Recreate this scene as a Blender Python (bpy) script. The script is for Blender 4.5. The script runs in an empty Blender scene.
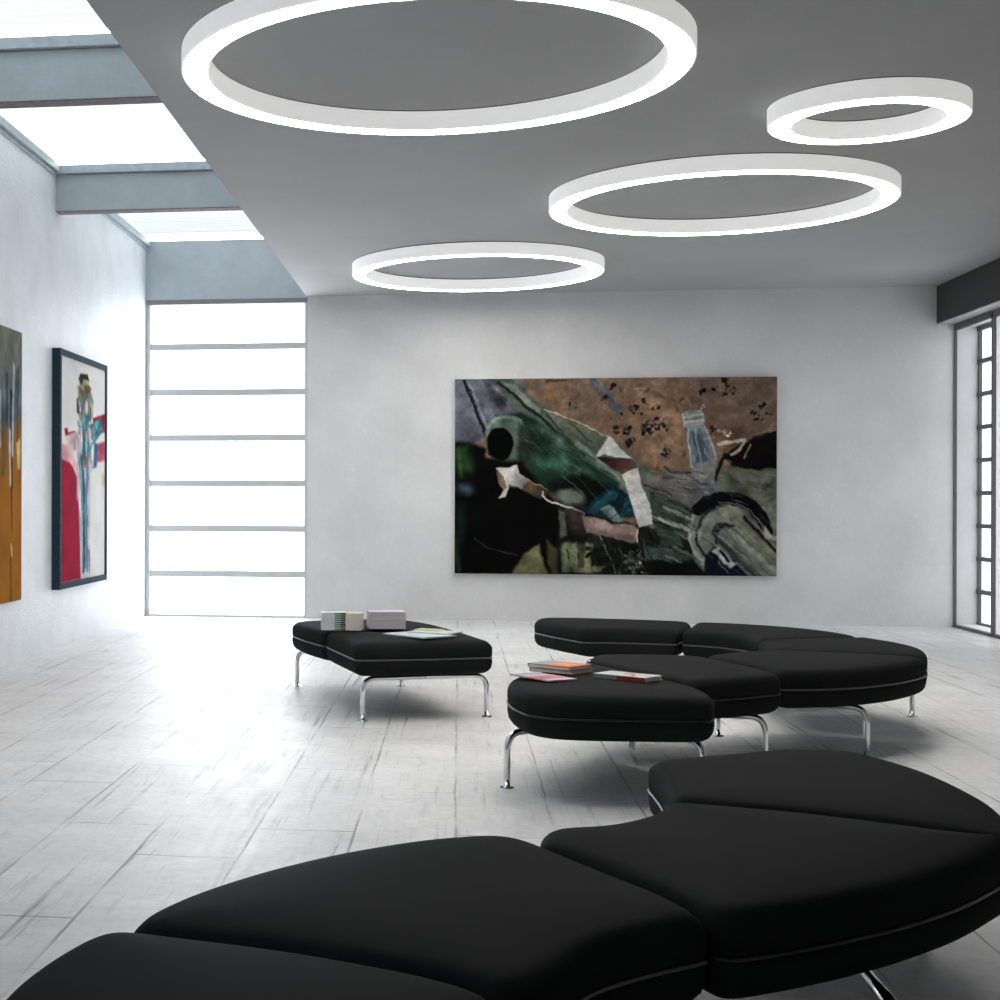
import bpy, bmesh, math, random
import numpy as np
from mathutils import Vector, Matrix
from mathutils.geometry import delaunay_2d_cdt
C = bpy.context.scene.collection
R = random.Random(7)
EYE = 1.2
TH = math.atan(214/1500.0); c_, s_ = math.cos(TH), math.sin(TH)

def G(X, Z, h=0.0):
    """metres to the right of / ahead of the standpoint -> room coordinates"""
    return Vector((X*c_-Z*s_, X*s_+Z*c_, h))

# ------------------------------------------------------------------ materials
def mat(name, col, rough=.5, metal=0, spec=.5, noise=None, bump=None, emis=None, attr=None, coat=0):
    m = bpy.data.materials.new(name); m.use_nodes = True
    nt = m.node_tree; N = nt.nodes; L = nt.links; b = N['Principled BSDF']
    b.inputs['Base Color'].default_value = (*col, 1)
    b.inputs['Roughness'].default_value = rough
    b.inputs['Metallic'].default_value = metal
    b.inputs['Specular IOR Level'].default_value = spec
    b.inputs['Coat Weight'].default_value = coat
    if emis:
        b.inputs['Emission Color'].default_value = (*emis[0], 1); b.inputs['Emission Strength'].default_value = emis[1]
    tc = N.new('ShaderNodeTexCoord')
    if noise:                       # (scale, amount, detail)
        n = N.new('ShaderNodeTexNoise'); n.inputs['Scale'].default_value = noise[0]; n.inputs['Detail'].default_value = noise[2]
        L.new(tc.outputs['Object'], n.inputs['Vector'])
        r = N.new('ShaderNodeValToRGB'); a = noise[1]
        r.color_ramp.elements[0].position = .3; r.color_ramp.elements[1].position = .7
        r.color_ramp.elements[0].color = (*[v*(1-a) for v in col], 1)
        r.color_ramp.elements[1].color = (*[min(1, v*(1+a)) for v in col], 1)
        L.new(n.outputs['Fac'], r.inputs['Fac']); L.new(r.outputs['Color'], b.inputs['Base Color'])
    if attr:
        a = N.new('ShaderNodeVertexColor'); a.layer_name = attr
        L.new(a.outputs['Color'], b.inputs['Base Color'])
    if bump:                        # (scale, strength, distance)
        n = N.new('ShaderNodeTexNoise'); n.inputs['Scale'].default_value = bump[0]; n.inputs['Detail'].default_value = 6
        L.new(tc.outputs['Object'], n.inputs['Vector'])
        bp = N.new('ShaderNodeBump'); bp.inputs['Strength'].default_value = bump[1]; bp.inputs['Distance'].default_value = bump[2]
        L.new(n.outputs['Fac'], bp.inputs['Height']); L.new(bp.outputs['Normal'], b.inputs['Normal'])
    return m

def srgb(r, g, b):
    f = lambda v: (v/255/12.92) if v/255 <= .04045 else ((v/255+.055)/1.055)**2.4
    return (f(r), f(g), f(b))

def plaster(name, col, fleck=0.06, scale=1.3, gloss=.55, bumps=.25):
    """trowelled plaster: soft clouds, faint flecks and shallow trowel ridges"""
    m = bpy.data.materials.new(name); m.use_nodes = True
    nt = m.node_tree; N = nt.nodes; L = nt.links; b = N['Principled BSDF']
    tc = N.new('ShaderNodeTexCoord')
    n1 = N.new('ShaderNodeTexNoise'); n1.inputs['Scale'].default_value = scale; n1.inputs['Detail'].default_value = 8; n1.inputs['Roughness'].default_value = .62
    n2 = N.new('ShaderNodeTexNoise'); n2.inputs['Scale'].default_value = 26; n2.inputs['Detail'].default_value = 4
    n2.inputs['Distortion'].default_value = 1.5
    L.new(tc.outputs['Object'], n1.inputs['Vector']); L.new(tc.outputs['Object'], n2.inputs['Vector'])
    r1 = N.new('ShaderNodeValToRGB'); r1.color_ramp.elements[0].position = .3; r1.color_ramp.elements[1].position = .7
    r1.color_ramp.elements[0].color = (*[v*(1-fleck*1.5) for v in col], 1); r1.color_ramp.elements[1].color = (*[min(1, v*(1+fleck)) for v in col], 1)
    r2 = N.new('ShaderNodeValToRGB'); r2.color_ramp.elements[0].position = .55; r2.color_ramp.elements[1].position = .72
    r2.color_ramp.elements[0].color = (1, 1, 1, 1); r2.color_ramp.elements[1].color = (1+fleck, 1+fleck, 1+fleck, 1)
    mx = N.new('ShaderNodeMixRGB'); mx.blend_type = 'MULTIPLY'; mx.inputs[0].default_value = 1
    L.new(n1.outputs['Fac'], r1.inputs['Fac']); L.new(n2.outputs['Fac'], r2.inputs['Fac'])
    L.new(r1.outputs['Color'], mx.inputs[1]); L.new(r2.outputs['Color'], mx.inputs[2]); L.new(mx.outputs[0], b.inputs['Base Color'])
    b.inputs['Roughness'].default_value = gloss
    bp = N.new('ShaderNodeBump'); bp.inputs['Strength'].default_value = bumps; bp.inputs['Distance'].default_value = .01
    L.new(n2.outputs['Fac'], bp.inputs['Height']); L.new(bp.outputs['Normal'], b.inputs['Normal'])
    return m

def floor_material():
    m = bpy.data.materials.new('whitewashed_boards'); m.use_nodes = True
    nt = m.node_tree; N = nt.nodes; L = nt.links; b = N['Principled BSDF']
    tc = N.new('ShaderNodeTexCoord')
    def mapping(scale, rot=0, loc=(0, 0, 0)):
        k = N.new('ShaderNodeMapping'); k.inputs['Scale'].default_value = scale; k.inputs['Rotation'].default_value = (0, 0, rot); k.inputs['Location'].default_value = loc
        L.new(tc.outputs['Object'], k.inputs['Vector']); return k
    def noise(mp, scale, det, rough=.6, dist=0):
        n = N.new('ShaderNodeTexNoise'); n.inputs['Scale'].default_value = scale; n.inputs['Detail'].default_value = det
        n.inputs['Roughness'].default_value = rough; n.inputs['Distortion'].default_value = dist
        L.new(mp.outputs[0], n.inputs['Vector']); return n
    def ramp(src, p0, c0, p1, c1):
        r = N.new('ShaderNodeValToRGB'); e = r.color_ramp.elements
        e[0].position = p0; e[0].color = (*c0, 1) if isinstance(c0, tuple) else (c0, c0, c0, 1)
        e[1].position = p1; e[1].color = (*c1, 1) if isinstance(c1, tuple) else (c1, c1, c1, 1)
        L.new(src, r.inputs['Fac']); return r
    def mult(a, bb, f=1.0):
        x = N.new('ShaderNodeMixRGB'); x.blend_type = 'MULTIPLY'; x.inputs[0].default_value = f
        L.new(a, x.inputs[1]); L.new(bb, x.inputs[2]); return x.outputs[0]
    # wobble so that the joints are not ruler-straight
    base = mapping((1, 1, 1))
    wob = noise(mapping((1.5, .5, 1)), 3, 3)
    va = N.new('ShaderNodeVectorMath'); va.operation = 'MULTIPLY_ADD'
    va.inputs[1].default_value = (.022, .03, 0)
    L.new(wob.outputs['Color'], va.inputs[0]); L.new(base.outputs[0], va.inputs[2])
    rot = N.new('ShaderNodeMapping'); rot.inputs['Rotation'].default_value = (0, 0, math.pi/2); L.new(va.outputs[0], rot.inputs['Vector'])
    br = N.new('ShaderNodeTexBrick'); L.new(rot.outputs[0], br.inputs['Vector'])
    br.inputs['Scale'].default_value = 1; br.inputs['Brick Width'].default_value = 1.25; br.inputs['Row Height'].default_value = .36
    br.inputs['Mortar Size'].default_value = .007; br.inputs['Mortar Smooth'].default_value = .6
    br.inputs['Color1'].default_value = (.95, .95, .95, 1); br.inputs['Color2'].default_value = (1, 1, 1, 1); br.inputs['Mortar'].default_value = (1, 1, 1, 1)
    br.offset = .37
    # joints appear only here and there
    patch = noise(mapping((1.2, .7, 1), 0, (3, 1, 0)), 1.6, 4)
    pr = ramp(patch.outputs['Fac'], .42, .12, .60, 1.0)
    jm = N.new('ShaderNodeMath'); jm.operation = 'MULTIPLY'; L.new(br.outputs['Fac'], jm.inputs[0]); L.new(pr.outputs['Color'], jm.inputs[1])
    jr = ramp(jm.outputs[0], 0, 1.0, 1, .36)
    # long scratches along the boards and short ones across
    sc = noise(mapping((12, .8, 1), .05), 2.0, 10, .78, .3)
    sr = ramp(sc.outputs['Fac'], .34, .80, .45, 1.0)
    lg = noise(mapping((10, .28, 1), .03, (5, 2, 0)), 2.0, 7, .72, .25)
    lr0 = ramp(lg.outputs['Fac'], .33, 1.0, .43, 0.0)
    lm = N.new('ShaderNodeMath'); lm.operation = 'MULTIPLY'; L.new(lr0.outputs['Color'], lm.inputs[0]); L.new(pr.outputs['Color'], lm.inputs[1])
    lr = ramp(lm.outputs[0], 0, 1.0, 1, .36)
    big = noise(mapping((1, 1, 1), 0, (9, 4, 0)), 2.6, 7, .7); br2 = ramp(big.outputs['Fac'], .35, .86, .62, 1.0)
    sx = noise(mapping((.8, 12, 1)), 2.0, 8, .7)
    xr = ramp(sx.outputs['Fac'], .33, .86, .42, 1.0)
    cl = noise(mapping((1, 1, 1)), .55, 6)
    cr = ramp(cl.outputs['Fac'], .3, (.70, .69, .685), .7, (.84, .84, .84))
    fine = noise(mapping((1, 1, 1)), 22, 6, .7)
    fr = ramp(fine.outputs['Fac'], .3, .86, .6, 1.0)
    col = mult(cr.outputs['Color'], br.outputs['Color']); col = mult(col, jr.outputs['Color']); col = mult(col, sr.outputs['Color'])
    col = mult(col, lr.outputs['Color']); col = mult(col, br2.outputs['Color']); col = mult(col, xr.outputs['Color']); col = mult(col, fr.outputs['Color'])
    L.new(col, b.inputs['Base Color'])
    rr = ramp(sc.outputs['Fac'], .3, .52, .7, .36); L.new(rr.outputs['Color'], b.inputs['Roughness'])
    b.inputs['Specular IOR Level'].default_value = .36
    bp = N.new('ShaderNodeBump'); bp.inputs['Strength'].default_value = .35; bp.inputs['Distance'].default_value = .004
    bp.invert = False; L.new(sr.outputs['Color'], bp.inputs['Height'])
    bp2 = N.new('ShaderNodeBump'); bp2.inputs['Strength'].default_value = .15; bp2.inputs['Distance'].default_value = .003
    L.new(jr.outputs['Color'], bp2.inputs['Height']); L.new(bp.outputs['Normal'], bp2.inputs['Normal'])
    L.new(bp2.outputs['Normal'], b.inputs['Normal'])
    return m

def clear(name, col=(1, 1, 1), ribs=False, gl=.04):
    m = bpy.data.materials.new(name); m.use_nodes = True
    nt = m.node_tree; N = nt.nodes; L = nt.links; N.clear()
    o = N.new('ShaderNodeOutputMaterial'); mx = N.new('ShaderNodeMixShader'); mx.inputs[0].default_value = gl
    t = N.new('ShaderNodeBsdfTransparent'); t.inputs[0].default_value = (*col, 1)
    g = N.new('ShaderNodeBsdfGlossy'); g.inputs['Roughness'].default_value = .05
    L.new(t.outputs[0], mx.inputs[1]); L.new(g.outputs[0], mx.inputs[2]); L.new(mx.outputs[0], o.inputs[0])
    if ribs:
        tc = N.new('ShaderNodeTexCoord'); mp = N.new('ShaderNodeMapping'); mp.inputs['Scale'].default_value = (.05, 1, 1)
        w = N.new('ShaderNodeTexWave'); w.bands_direction = 'Y'; w.inputs['Scale'].default_value = 2.3; w.inputs['Distortion'].default_value = 3; w.inputs['Detail'].default_value = 2
        r = N.new('ShaderNodeValToRGB'); r.color_ramp.elements[0].color = (*[v*.70 for v in col], 1); r.color_ramp.elements[1].color = (*col, 1)
        L.new(tc.outputs['Object'], mp.inputs[0]); L.new(mp.outputs[0], w.inputs['Vector']); L.new(w.outputs['Color'], r.inputs[0]); L.new(r.outputs[0], t.inputs[0])
    return m

SKY = 3.2
M = dict(
    floor=floor_material(),
    wall=plaster('pale_wall_plaster', (.60, .60, .60), .07),
    wall_left=plaster('white_wall_plaster', (.68, .71, .74), .07, 2.2, .5, .5),
    ceiling=plaster('grey_ceiling_plaster', (.37, .37, .37), .05, .8, .8, .1),
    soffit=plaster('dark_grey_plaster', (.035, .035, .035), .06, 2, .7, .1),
    beam=plaster('blue_grey_painted_beam', srgb(174, 184, 189), .06, 5, .6, .2),
    beam_edge=mat('pinkish_grey_beam_edge', srgb(120, 112, 112), .8, noise=(30, .3, 5)),
    rail=mat('blue_grey_rail', srgb(174, 186, 192), .5, noise=(20, .12, 3)),
    winframe=mat('light_grey_window_frame', (.50, .51, .52), .45),
    darkframe=mat('dark_grey_window_frame', (.07, .07, .07), .45),
    reveal=mat('white_reveal', (.8, .8, .8), .6),
    glass=clear('clear_window_glass', (.55, .555, .56)),
    frost=clear('hazy_window_glass', (.90, .91, .92)),
    sheet=clear('corrugated_clear_sheet', (.17, .174, .178), True, .03),
    leather=mat('black_leather', (.0150, .0157, .0157), .66, spec=.015, noise=(3, .12, 3), bump=(140, .05, .002)),
    piping=mat('grey_piping', (.075, .075, .075), .3),
    dark_piping=mat('black_piping', (.010, .010, .010), .35),
    chrome=mat('chrome', (.82, .82, .84), .09, 1),
    bracket=mat('dull_steel', (.35, .35, .36), .3, 1),
    housing=mat('white_lamp_housing', (.86, .86, .87), .45, emis=((1, .995, .985), .16)),
    diffuser=mat('lit_lamp_diffuser', (.9, .9, .9), .5, emis=((1, .98, .95), 10.0)),
    frame=mat('dark_blue_black_picture_frame', srgb(44, 60, 72), .8, 0, .08, noise=(60, .25, 3)),
    canvas_edge=mat('canvas_edge', (.62, .61, .58), .8),
    art=mat('oil_paint', (1, 1, 1), .55, attr='paint'),
    artgloss=mat('smooth_paint', (1, 1, 1), .8, spec=.02, attr='paint'),
    pages=mat('paper_pages', (.60, .57, .54), .8, noise=(200, .15, 2)),
)

# ------------------------------------------------------------------ mesh helpers
def finish(name, bm, m, parent=None, smooth=False, autosmooth=None, bevel=0):
    me = bpy.data.meshes.new(name); bmesh.ops.recalc_face_normals(bm, faces=bm.faces[:]); bm.to_mesh(me); bm.free()
    ms = m if isinstance(m, (list, tuple)) else [m]
    for k in ms: me.materials.append(k)
    if smooth:
        me.polygons.foreach_set('use_smooth', [True]*len(me.polygons))
    o = bpy.data.objects.new(name, me); C.objects.link(o)
    if parent: o.parent = parent
    if bevel:
        b = o.modifiers.new('bevel', 'BEVEL'); b.width = bevel; b.segments = 2; b.limit_method = 'ANGLE'
    return o

def box(bm, x0, x1, y0, y1, z0, z1, mi=0):
    v = [bm.verts.new(p) for p in ((x0, y0, z0), (x1, y0, z0), (x1, y1, z0), (x0, y1, z0), (x0, y0, z1), (x1, y0, z1), (x1, y1, z1), (x0, y1, z1))]
    for f in ((0, 3, 2, 1), (4, 5, 6, 7), (0, 1, 5, 4), (1, 2, 6, 5), (2, 3, 7, 6), (3, 0, 4, 7)):
        fc = bm.faces.new([v[i] for i in f]); fc.material_index = mi

def boxes(name, lst, m, parent=None, bevel=0):
    bm = bmesh.new()
    for b in lst: box(bm, *b)
    return finish(name, bm, m, parent, bevel=bevel)

def tube(bm, pts, r, n=14, cap=True):
    pts = [Vector(p) for p in pts]; rings = []
    up = Vector((0, 0, 1)); prev = None
    for i, p in enumerate(pts):
        t = (pts[min(i+1, len(pts)-1)]-pts[max(i-1, 0)]).normalized()
        if prev is None:
            a = t.cross(up) if abs(t.dot(up)) < .95 else t.cross(Vector((1, 0, 0)))
            a.normalize()
        else:
            a = (prev-t*prev.dot(t)).normalized()
        prev = a; b = t.cross(a)
        rings.append([bm.verts.new(p+(a*math.cos(2*math.pi*k/n)+b*math.sin(2*math.pi*k/n))*r) for k in range(n)])
    for i in range(len(rings)-1):
        for k in range(n):
            bm.faces.new((rings[i][k], rings[i][(k+1) % n], rings[i+1][(k+1) % n], rings[i+1][k]))
    if cap:
        bm.faces.new(rings[0][::-1]); bm.faces.new(rings[-1])

def structure(o, label=None):
    o['kind'] = 'structure'
    if label: o['label'] = label
    return o

def thing(name, label, cat, loc, group=None, rz=0):
    o = bpy.data.objects.new(name, None); o.empty_display_size = .1; C.objects.link(o)
    o.location = loc; o.rotation_euler = (0, 0, rz)
    o['label'] = label; o['category'] = cat
    if group: o['group'] = group
    return o

def place(o, root):
    """geometry was modelled in room coordinates: hang it under the thing without moving it"""
    o.parent = root; o.location = -Vector(root.location)
    return o

# ------------------------------------------------------------------ the room
XL, XE, XS, XR = -3.236, -1.554, 4.571, 4.742      # left wall, ceiling edge, soffit face, right window wall
YB, YF = 15.32, -1.2                              # picture wall, wall behind
HC, HT, HB, HW = 3.30, 3.90, 3.54, 2.935          # ceiling, skylight, beam underside, right window head

structure(boxes('floor', [(XL-.2, XR+.45, YF-.2, YB+.2, -.1, 0)], M['floor']))
structure(boxes('wall_left', [(XL-.2, XL, YF-.2, YB+.2, 0, HT)], M['wall_left']))
# picture wall: solid part right of the tall window, and the strip above the window inside the skylight shaft
WX0, WX1, WH = XL+.012, XE+.012, 3.288
structure(boxes('wall_back', [(WX1, XR+.24, YB, YB+.2, 0, HC+.05)], M['wall']))
structure(boxes('trim_1', [(XL, WX1, YB, YB+.2, WH, HT)], M['beam']))
structure(boxes('wall_front', [(XL-.2, XR+.45, YF-.2, YF, 0, HT)], M['wall']))
structure(boxes('ceiling', [(XE, XR+.45, YF-.2, YB+.2, HC, HC+.7)], M['ceiling']))
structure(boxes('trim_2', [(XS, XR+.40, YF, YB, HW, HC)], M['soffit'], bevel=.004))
structure(boxes('trim_3', [(XS+.003, XR+.39, YF, YB, HW-.008, HW)], plaster('lit_soffit_plaster', (.42, .42, .42), .05)))  # soffit underside: the light falling on it is put into a paler plaster

# skylight beams and glazed bays
by = [8.51, 11.79]
beams = [1.95, 5.23]+by
for i, y in enumerate(beams):
    b = structure(boxes('trim_%d' % (4+i), [(XL, XE, y, y+.14, HB, HT-.07)], M['beam']))
    boxes('lower_edge', [(XL, XE, y+.004, y+.136, HB-.006, HB)], M['beam_edge'], b)  # thin underside slab, mottled and darker than the beam
    boxes('rail', [(XL, XE, y-.045, y+.185, HT-.065, HT)], M['rail'], b)
edges = [YF]+beams+[YB]
for i in range(len(edges)-1):
    y0 = edges[i]+(.185 if i else 0); y1 = edges[i+1]-(.045 if i < len(edges)-2 else 0)
    w = bpy.data.objects.new('window_%d' % (3+i), None); C.objects.link(w); structure(w)
    w.location = (XL, y0, HT)
    fr = boxes('frame', [(XL, XL+.045, y0, y1, HT-.055, HT), (XE-.04, XE, y0, y1, HT-.05, HT)], M['rail']); place(fr, w)
    fr2 = boxes('frame', [(XL, XL+.018, y0, y1, HT-.085, HT-.06)], M['beam']); place(fr2, w)
    bm = bmesh.new(); n = int((y1-y0)/.02); pa = None
    for k in range(n+1):
        y = y0+(y1-y0)*k/n; z = HT+.03+.006*math.sin(y*2*math.pi/.14)
        a, b2 = bm.verts.new((XL-.05, y, z)), bm.verts.new((XE+.05, y, z))
        if pa: bm.faces.new((pa[0], pa[1], b2, a))
        pa = (a, b2)
    place(finish('pane', bm, M['sheet'], smooth=True), w)

# tall window beside the picture wall (seven lights)
w1 = bpy.data.objects.new('window_1', None); C.objects.link(w1); structure(w1); w1.location = (WX0, YB, 0)
wy0, wy1 = YB+.02, YB+.09
place(boxes('frame', [(WX0, WX0+.035, YB, YB+.12, .022, WH-.05), (WX1-.03, WX1, YB, YB+.12, .022, WH-.05), (WX0, WX1, YB, YB+.12, 0, .022)], M['winframe'], bevel=.003), w1)
place(boxes('head', [(WX0, WX1, YB, YB+.12, WH-.05, WH)], mat('brownish_grey_window_head', srgb(128, 122, 122), .6)), w1)
for y in (345.8, 391.8, 437.6, 483.2, 528.8, 574.3):
    z = EYE+(501-y)*15.46/1500
    place(boxes('glazing_bar', [(WX0+.03, WX1-.03, wy0, wy1, z-.033, z+.033)], M['winframe'], bevel=.003), w1)
place(boxes('pane', [(WX0+.02, WX1-.02, YB+.07, YB+.076, .02, WH-.03)], M['frost']), w1)

# window wall on the right: inner posts, deep white fins, outer gridded sash
w2 = bpy.data.objects.new('window_2', None); C.objects.link(w2); structure(w2); w2.location = (XR, YB, 0)
bay = 1.05; nb = 2; D = .21; HH = HW-.03
for k in range(nb+1):
    y = YB-k*bay
    if k:
        place(boxes('fin', [(XR+.02, XR+D, y-.02, y+.02, .03, HH)], M['reveal']), w2)
    place(boxes('inner_post', [(XR-.012, XR+.014, y-.02 if k == 0 else y-.016, y if k == 0 else y+.016, 0, HH+.02)], M['darkframe']), w2)
    place(boxes('outer_post', [(XR+D, XR+D+.03, y-.03, y+.03 if k else y, 0, HH)], M['darkframe']), w2)
place(boxes('inner_rail', [(XR-.012, XR+.02, YB-nb*bay, YB, 0, .028), (XR-.012, XR+.02, YB-nb*bay, YB, HH-.04, HH+.022)], M['darkframe']), w2)
place(boxes('sill', [(XR+.02, XR+D, YB-nb*bay, YB, 0, .03)], M['reveal']), w2)
place(boxes('head', [(XR+.02, XR+D+.05, YB-nb*bay, YB, HH-.001, HH+.02)], M['reveal']), w2)
for k in range(10):
    z = .03+(HH-.06)*k/9
    place(boxes('glazing_bar', [(XR+D-.01, XR+D+.03, YB-nb*bay, YB, z-.02, z+.022)], M['darkframe']), w2)
place(boxes('pane', [(XR+D+.02, XR+D+.026, YB-nb*bay, YB, .02, HH)], M['glass']), w2)
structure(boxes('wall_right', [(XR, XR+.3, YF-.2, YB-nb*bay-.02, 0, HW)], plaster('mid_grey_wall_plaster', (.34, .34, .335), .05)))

# ------------------------------------------------------------------ ring lamps
def ring_lamp(x, y, Ro, label):
    Ri = Ro-.128; z1 = HC-.010; z0 = HC-.107; n = 160
    t = thing('ring_ceiling_lamp', label, 'ceiling lamp', (x, y, HC), 'ring lamps on the grey ceiling')
    def revolve(prof, name, m, closed=True):
        bm = bmesh.new(); rows = []
        for k in range(n):
            a = 2*math.pi*k/n
            rows.append([bm.verts.new((r*math.cos(a), r*math.sin(a), z)) for r, z in prof])
        for k in range(n):
            A, B = rows[k], rows[(k+1) % n]
            for j in range(len(prof) if closed else len(prof)-1):
                j2 = (j+1) % len(prof); bm.faces.new((A[j], A[j2], B[j2], B[j]))
        o = finish(name, bm, m, t, smooth=False)
        o.data.polygons.foreach_set('use_smooth', [True]*len(o.data.polygons))
        e = o.modifiers.new('split', 'EDGE_SPLIT'); e.split_angle = .6
        return o
    zz = lambda z: z-HC
    revolve([(Ro-.004, zz(z0)), (Ro, zz(z0)+.004), (Ro, zz(z1)), (Ri, zz(z1)), (Ri, zz(z0)+.004), (Ri+.004, zz(z0)), (Ri+.010, zz(z0)), (Ri+.010, zz(z0)+.01), (Ro-.010, zz(z0)+.01), (Ro-.010, zz(z0))], 'housing', M['housing'])
    revolve([(Ro-.0105, zz(z0)-.001), (Ri+.0105, zz(z0)-.001), (Ri+.0105, zz(z0)+.008), (Ro-.0105, zz(z0)+.008)], 'diffuser', M['diffuser'])
    revolve([(Ro-.02, 0), (Ro-.02, zz(z1)), (Ri+.02, zz(z1)), (Ri+.02, 0)], 'mounting_plate', M['darkframe'])
    return t
ring_lamp(-0.122, 7.043, 1.175, 'largest white ring lamp, at the top left and cut off by the upper edge')
ring_lamp(1.729, 10.453, 1.125, 'wide white ring lamp on the ceiling between the smallest ring and the picture wall')
ring_lamp(0.149, 13.310, 1.090, 'white ring lamp nearest the tall window, hanging close to the back wall')
ring_lamp(2.112, 8.240, .497, 'smallest white ring lamp, at the right under the dark ceiling')

# ------------------------------------------------------------------ paint
class Painting:
    """colour field filled shape by shape; ends up as point colours of a finely divided canvas"""
    def __init__(s, w, h, x0, x1, y0, y1, base, seed=1):
        s.w, s.h = w, h; s.rng = np.random.RandomState(seed)
        s.X, s.Y = np.meshgrid(np.linspace(x0, x1, w), np.linspace(y0, y1, h))
        s.nz = {}; s.w, s.h = w, h; k = (x1-x0)/873*7
        s.X = s.X+k*(s.noise(9, 41)-.5)*1.6+k*(s.noise(34, 42)-.5)*1.1; s.Y = s.Y+k*(s.noise(9, 43)-.5)*1.6+k*(s.noise(34, 44)-.5)*1.1
        s.im = np.ones((h, w, 3))*np.array(base, float)
    def noise(s, f, seed=0):
        k = (f, seed)
        if k in s.nz: return s.nz[k]
        r = np.random.RandomState(seed*31+int(f*7)); out = np.zeros((s.h, s.w)); amp = 1; tot = 0
        for o in range(4):
            ff = f*2**o; asp = s.w/s.h
            gw, gh = int(ff*asp)+3, int(ff)+3
            g = r.rand(gh, gw)
            yy = np.linspace(0, gh-1.001, s.h); xx = np.linspace(0, gw-1.001, s.w)
            yi, xi = yy.astype(int), xx.astype(int); fy, fx = (yy-yi)[:, None], (xx-xi)[None, :]
            fy = fy*fy*(3-2*fy); fx = fx*fx*(3-2*fx)
            yi2, xi2 = np.minimum(yi+1, gh-1), np.minimum(xi+1, gw-1)
            a = g[np.ix_(yi, xi)]*(1-fx)+g[np.ix_(yi, xi2)]*fx; b = g[np.ix_(yi2, xi)]*(1-fx)+g[np.ix_(yi2, xi2)]*fx
            out += amp*(a*(1-fy)+b*fy); tot += amp; amp *= .55
        s.nz[k] = out/tot; return s.nz[k]
    def blend(s, a, col, var=0, f=14, seed=3):
        col = np.array(col, float)
        if col.ndim == 1: col = col[None, None, :]*np.ones_like(s.im)
        if var: col = col*(1+var*2*(s.noise(f, seed)-.5))[..., None]
        a = np.clip(a, 0, 1)[..., None]; s.im = s.im*(1-a)+col*a
    def poly(s, pts, col, soft=3, col2=None, d=None, var=.25, f=14, rag=0, seed=3):
        X, Y = s.X, s.Y
        if rag:
            X = X+rag*2*(s.noise(20, 5)-.5); Y = Y+rag*2*(s.noise(20, 6)-.5)
        inside = np.zeros(X.shape, bool); dist = np.full(X.shape, 1e9); n = len(pts)
        for i in range(n):
            (x1, y1), (x2, y2) = pts[i], pts[(i+1) % n]
            cnd = ((y1 > Y) != (y2 > Y)); inside ^= cnd & (X < (x2-x1)*(Y-y1)/((y2-y1) if y2 != y1 else 1e-9)+x1)
            L2 = (x2-x1)**2+(y2-y1)**2+1e-9; t = np.clip(((X-x1)*(x2-x1)+(Y-y1)*(y2-y1))/L2, 0, 1)
            dist = np.minimum(dist, np.hypot(X-x1-t*(x2-x1), Y-y1-t*(y2-y1)))
        sd = np.where(inside, dist, -dist); a = sd/soft+.5
        if col2 is not None:
            (ax, ay), (bx, by_) = d; t = np.clip(((s.X-ax)*(bx-ax)+(s.Y-ay)*(by_-ay))/((bx-ax)**2+(by_-ay)**2), 0, 1)[..., None]
            col = np.array(col, float)*(1-t)+np.array(col2, float)*t
        s.blend(a, col, var, f, seed)
    def line(s, pts, wd, col, soft=2, var=.2, op=1, w2=None):
        dist = np.full(s.X.shape, 1e9); w2 = wd if w2 is None else w2; n = len(pts)-1
        for i in range(n):
            (x1, y1), (x2, y2) = pts[i], pts[i+1]; L2 = (x2-x1)**2+(y2-y1)**2+1e-9
            t = np.clip(((s.X-x1)*(x2-x1)+(s.Y-y1)*(y2-y1))/L2, 0, 1)
            ww = wd+(w2-wd)*(i+t)/n
            dist = np.minimum(dist, np.hypot(s.X-x1-t*(x2-x1), s.Y-y1-t*(y2-y1))-ww/2)
        s.blend((-dist/soft+.5).clip(0, 1)*op, col, var)
    def ell(s, cx, cy, rx, ry, col, soft=3, rot=0, var=.25, op=1, ring=None):
        c, n = math.cos(rot), math.sin(rot); u = ((s.X-cx)*c+(s.Y-cy)*n)/rx; v = (-(s.X-cx)*n+(s.Y-cy)*c)/ry
        q = np.hypot(u, v); m_ = min(rx, ry)
        sd = (1-q)*m_ if ring is None else ring/2-np.abs(q-1)*m_
        s.blend((sd/soft+.5).clip(0, 1)*op, col, var)
    def rock(s, cx, cy, r, n, col, size=5):
        for _ in range(n):
            a = s.rng.rand()*6.28; d = r*s.rng.rand()**.6; k = size*(.3+s.rng.rand())
            s.ell(cx+d*math.cos(a), cy+d*math.sin(a)*.8, k, k*(.4+.5*s.rng.rand()), np.array(col)*(.5+s.rng.rand()), 2, s.rng.rand()*3)
    def mesh(s, name, origin, ux, uy, thick, m, edge_m):
        """origin: top left corner of the painted face; ux, uy: its width and height vectors"""
        o, ux, uy = Vector(origin), Vector(ux), Vector(uy); nrm = ux.cross(uy).normalized()   # points into the wall
        h, w = s.h, s.w
        J, I = np.meshgrid(np.arange(w)/(w-1), np.arange(h)/(h-1))
        P = np.array(o)[None, None]+J[..., None]*np.array(ux)+I[..., None]*np.array(uy)
        V = P.reshape(-1, 3); idx = np.arange(h*w).reshape(h, w)
        F = np.stack([idx[:-1, :-1], idx[1:, :-1], idx[1:, 1:], idx[:-1, 1:]], -1).reshape(-1, 4)
        nv = len(V); cs = [o, o+ux, o+ux+uy, o+uy]
        ext = [tuple(c) for c in cs]+[tuple(c+nrm*thick) for c in cs]
        V = np.vstack([V, np.array(ext)])
        side = [(nv+a, nv+(a+1) % 4, nv+4+(a+1) % 4, nv+4+a) for a in range(4)]+[(nv+7, nv+6, nv+5, nv+4)]
        me = bpy.data.meshes.new(name); me.from_pydata(V.tolist(), [], F.tolist()+side)
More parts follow.
